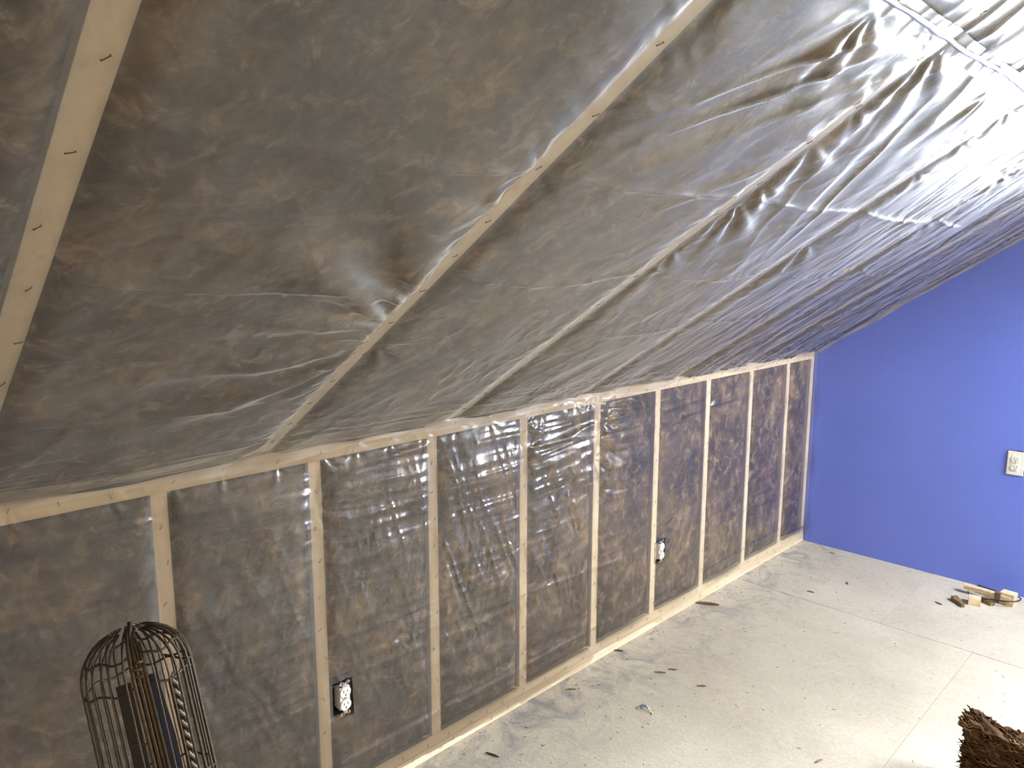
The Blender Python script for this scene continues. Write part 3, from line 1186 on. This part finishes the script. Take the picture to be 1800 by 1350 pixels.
# ------------------------------------------------------------------ leftover insulation batts at lower right
def torn_batt(name, x0, x1, y0, y1, z1, seed, label):
    n = 60
    verts, faces = [], []
    cx, cy0 = (x0 + x1) / 2, (y0 + y1) / 2
    bm = bmesh.new()
    bmesh.ops.create_cube(bm, size=1)
    bmesh.ops.subdivide_edges(bm, edges=bm.edges[:], cuts=41, use_grid_fill=True)
    for v in bm.verts:
        v.co = Vector(((v.co.x) * (x1 - x0), v.co.y * (y1 - y0), (v.co.z + .5) * z1))
    co = np.array([v.co[:] for v in bm.verts])
    u = co[:, 0] + co[:, 1]
    lay = ridged((u + .04 * fbm(u * 6, co[:, 2] * 9, seed, 2)) * 9, co[:, 2] * 52 + 6 * fbm(u * 7, co[:, 2] * 6, seed + 3, 3), seed, 1.3)
    f2 = fbm(u * 26, co[:, 2] * 60, seed + 5, 4)
    amt = .020 * (lay - .45) + .022 * (f2 - .5)
    for v, a in zip(bm.verts, amt):
        nx = v.co.x / ((x1 - x0) / 2)
        ny_ = v.co.y / ((y1 - y0) / 2)
        d = Vector((nx ** 9, ny_ ** 9, 0))
        topf = max(0, (v.co.z / z1 - .93) / .07)
        v.co += d * a + Vector((0, 0, a * .8 * topf))
        # the top slumps away from its torn left corner
        if v.co.z > .5 * z1:
            v.co.z += (.006 * math.exp(-((v.co.x + (x1 - x0) / 2) / .05) ** 2) - .012 * max(0, nx)) * (v.co.z / z1 - .5) * 2
    o = bm_obj(name, bm, M['insul_d'], None, (cx, cy0, 0), sm=True)
    tag(o, label, 'insulation', 'leftover brown batts on the floor')
    return o


def insul_dark():
    m = N('torn_brown_fibre')
    v = m.coords((1, 1, 1))
    mp = m.n('Mapping')
    mp.inputs['Scale'].default_value = (7, 7, 42)
    m.l(v, mp.inputs['Vector'])
    f = m.noise(mp.outputs[0], 1.2, 6, .6, 2.0)
    c = m.ramp(f, [(.3, (.03, .015, .007)), (.52, (.07, .038, .018)), (.72, (.14, .085, .042))])
    m.principled(c, .95, 0, m.bump(f, .6, .01), .1)
    return m.m


M['insul_d'] = insul_dark()
tb = torn_batt('leftover_batt', 1.262, 1.60, 1.850, 1.925, .200, 3, 'torn dark brown insulation slab standing on the floor at lower right corner')
M['strand_d'] = plain('dark_brown_strands', (.060, .030, .013), .9, 0, .1, .3, 90, .4)
M['strand_m'] = plain('brown_strands', (.135, .073, .033), .9, 0, .1, .3, 90, .4)
M['strand_l'] = plain('tan_strands', (.27, .165, .085), .9, 0, .1, .3, 90, .4)
for mt, cnt in (('strand_d', 420), ('strand_m', 460), ('strand_l', 110)):
    sv, sf = [], []
    for k in range(cnt):
        # matted strands on the torn front and along the broken top edge
        x = random.uniform(-.170, .165)
        if k % 3 == 0:
            z, y = .200 + random.uniform(-.004, .022 if x < -.10 else .006), random.uniform(-.045, .042)
        else:
            z, y = random.uniform(.0, .196), -.040 + random.uniform(-.008, .008)
        if k % 9 == 0:
            x = -.172 + random.uniform(-.004, .004)
        ln = random.uniform(.012, .045)
        tilt = random.gauss(-.30, .35)
        w1_, w2_ = random.uniform(0, 6), random.uniform(.002, .006)
        pts = []
        for j in range(6):
            q_ = j / 5 - .5
            pts.append((x + q_ * ln, y + .004 * math.sin(w1_ + q_ * 5), max(.003, z + q_ * ln * tilt + w2_ * math.sin(w1_ + q_ * 6))))
        rr = random.uniform(.0016, .0042)
        v_, f_ = tube_geo(pts, [rr * .4, rr * .9, rr, rr, rr * .9, rr * .3], 5)
        b0 = len(sv)
        sv += v_
        sf += [tuple(b0 + i for i in q) for q in f_]
    so = mesh_obj('matted_fibre', sv, sf, M[mt], tb, sm=True)
    so['kind'] = 'stuff'
for k in range(14):
    z = random.uniform(.03, .20)
    p = Vector((-.169, -.040 + random.uniform(0, .02), z))
    d = Vector((-random.uniform(.008, .022), -.004, random.uniform(-.004, .006)))
    tube('loose_fibre', [p - d * .4, p + d * .5, p + d + Vector((0, 0, random.uniform(-.004, .003)))], [.0016, .0012, .0007], M['strand_d'], tb, seg=4)

# ------------------------------------------------------------------ offcuts and litter by the blue wall
def chunk(name, dims, loc, rot, mat, label, cat='wood scrap', group='wood scraps by the blue wall', taper=0., bev=.002):
    bm = bmesh.new()
    a, b, c = dims
    add_box(bm, -a / 2, a / 2, -b / 2, b / 2, 0, c)
    if taper:
        for v in bm.verts:
            if v.co.x > 0:
                v.co.y *= (1 - taper)
                v.co.z *= (1 - taper * .6)
    bmesh.ops.subdivide_edges(bm, edges=bm.edges[:], cuts=2, use_grid_fill=True)
    for v in bm.verts:
        v.co += Vector((random.uniform(-1, 1), random.uniform(-1, 1), random.uniform(-.3, .3) if v.co.z > .001 else 0)) * bev
    o = bm_obj(name, bm, mat, None, loc, rot)
    tag(o, label, cat, group)
    return o


chunk('wood_block', (.050, .050, .036), (.940, 3.318, 0), (0, 0, .25), M['scrap_w'], 'small cube of sawn pine on the floor left of the wired stick', bev=.001)
chunk('wood_wedge', (.085, .030, .022), (.885, 3.268, 0), (0, 0, -.85), M['splinter'], 'thin brown wooden wedge lying left of the pine cube', taper=.5)
st_ = chunk('wood_stick', (.20, .030, .024), (.968, 3.420, .020), (0, 0, -.10), M['scrap_w'], 'pale wooden stick with a brown band, beside black cable', bev=.0016)
bm = bmesh.new()
add_box(bm, .036, .060, -.0175, .0175, -.004, .034, .002)
bm_obj('brown_band', bm, M['band'], st_)
chunk('wood_offcut', (.058, .052, .058), (1.052, 3.432, 0), (0, 0, -.1), M['scrap_w'], 'squarish pine offcut at right end of the pale stick', bev=.001)
chunk('wood_chip', (.055, .038, .024), (.985, 3.372, 0), (0, 0, -.7), M['splinter'], 'small tan wood chip under the black cable', taper=.4)
cpts = [(.895, 3.562, .004), (.925, 3.545, .009), (.957, 3.522, .015), (1.000, 3.488, .026), (1.030, 3.474, .031), (1.074, 3.468, .035), (1.096, 3.450, .040),
        (1.104, 3.420, .043), (1.096, 3.390, .040), (1.061, 3.365, .037), (1.015, 3.360, .030), (.969, 3.358, .024), (.935, 3.362, .016),
        (.914, 3.368, .013), (.904, 3.370, .020), (.897, 3.370, .034)]
# smooth the path
P = np.array(cpts)
for _ in range(2):
    Q = np.empty((2 * len(P) - 2, 3))
    Q[0::2] = .75 * P[:-1] + .25 * P[1:]
    Q[1::2] = .25 * P[:-1] + .75 * P[1:]
    P = np.vstack([P[:1], Q, P[-1:]])
o = tube('black_cable', [Vector(p) - Vector((1.0, 3.47, 0)) for p in P], .0032, M['cable'], None, (1.0, 3.47, 0), seg=8)
tag(o, 'stiff black cable looped around the pale wooden stick', 'cable')


def splinter(x, y, ln, wd_, ang, mat, label, hh=.003, bend=.1):
    n_ = 7
    pts, rad = [], []
    for j in range(n_):
        q_ = j / (n_ - 1) - .5
        pts.append((q_ * ln, bend * ln * (.25 - q_ * q_), 0))
        rad.append(wd_ * (.35 + .65 * math.cos(q_ * 2.7)))
    v, f = tube_geo(pts, rad, 6)
    v = [Vector((p.x, p.y, max(0, p.z * hh / wd_ + hh))) for p in v]
    o = mesh_obj('wood_splinter', v, f, mat, None, (x, y, 0), sm=False)
    o.rotation_euler = (0, 0, ang)
    tag(o, label, 'splinter', 'litter on the floor')
    return o


splinter(.047, 2.425, .105, .013, .55, M['scrap_d'], 'dark brown leaf-shaped bark sliver by the low wall, largest bit of floor litter', .004, .2)
splinter(.130, .936, .050, .0035, .30, M['slot'], 'short black nail-like splinter on floor at bottom centre')
LIT = [((0.014, 1.773), .040, .004, 'olive brown splinter beside the trimmed lower edge of the plastic'),
       ((0.232, 1.752), .045, .0035, 'brown splinter on the open floor, left one of a close pair'),
       ((0.255, 1.805), .035, .003, 'brown splinter on the open floor, right one of a close pair'),
       ((0.399, 1.781), .035, .0025, 'thin dark splinter lying alone just below the close pair of splinters'),
       ((0.061, 1.412), .040, .003, 'dark splinter close to the low wall, nearest one left of the bluish scrap'),
       ((0.334, 2.901), .035, .005, 'tan chip near the left end of the long floor seam'),
       ((0.423, 3.131), .030, .005, 'dark chip on the grey floor above the long seam'),
       ((0.819, 3.205), .035, .006, 'small brown crumb left of the wooden wedge'),
       ((0.903, 1.660), .028, .004, 'small dark curl of litter at bottom edge of the floor'),
       ((0.205, 3.479), .030, .004, 'dark crumb near the blue wall corner')]

for (q, ln, w_, lab) in LIT:
    splinter(q[0], q[1], ln, w_, random.uniform(0, 3.1), M['splinter'] if random.random() < .7 else M['scrap_d'], lab, .003, random.uniform(.05, .4))
# bluish plastic scrap
t = empty('plastic_scrap', (.335, 1.50, 0))
tag(t, 'tiny bluish white plastic scrap lying on the floor in the foreground', 'plastic scrap', 'litter on the floor')
v, f = tube_geo([(-.022, -.006, .004), (-.012, .004, .011), (.0, .010, .013), (.010, .007, .009)], [.003, .006, .0065, .003], 7)
mesh_obj('body', v, f, M['bluescrap'], t, sm=True)
v, f = tube_geo([(.006, .006, .008), (.022, .002, .004), (.034, .0, .003), (.038, -.006, .003)], [.003, .0025, .0025, .0015], 6)
mesh_obj('tail', v, f, M['white'], t, sm=True)
v, f = tube_geo([(-.018, -.002, .006), (-.022, -.012, .003)], [.003, .002], 6)
mesh_obj('tail', v, f, M['white'], t, sm=True)

# fine shavings and crumbs nobody could count
sv, sf = [], []
for k in range(430):
    x = abs(random.gauss(0, .5)) if k % 2 else random.uniform(.02, 1.5)
    if k % 5 == 0:
        x = .015 + abs(random.gauss(0, .05))
    y = random.uniform(.5, 3.53)
    a = random.uniform(0, math.pi)
    ln = random.uniform(.0015, .007)
    w_ = random.uniform(.0008, .0020)
    hgt = random.uniform(.0006, .0016)
    c_, s_ = math.cos(a), math.sin(a)
    b = len(sv)
    for (u_, v_) in ((-ln, -w_), (ln, -w_ * .4), (ln, w_ * .4), (-ln, w_)):
        sv.append((x + u_ * c_ - v_ * s_, y + u_ * s_ + v_ * c_, .0002))
    for (u_, v_) in ((-ln * .8, -w_ * .5), (ln * .8, -w_ * .2), (ln * .8, w_ * .2), (-ln * .8, w_ * .5)):
        sv.append((x + u_ * c_ - v_ * s_, y + u_ * s_ + v_ * c_, hgt))
    for q_ in ((4, 5, 6, 7), (0, 1, 5, 4), (1, 2, 6, 5), (2, 3, 7, 6), (3, 0, 4, 7)):
        sf.append(tuple(b + j for j in q_))
o = mesh_obj('wood_shavings', sv, sf, M['splinter'])
tag(o, 'fine brown shavings and crumbs scattered over the pale floor', 'debris', None, 'stuff')
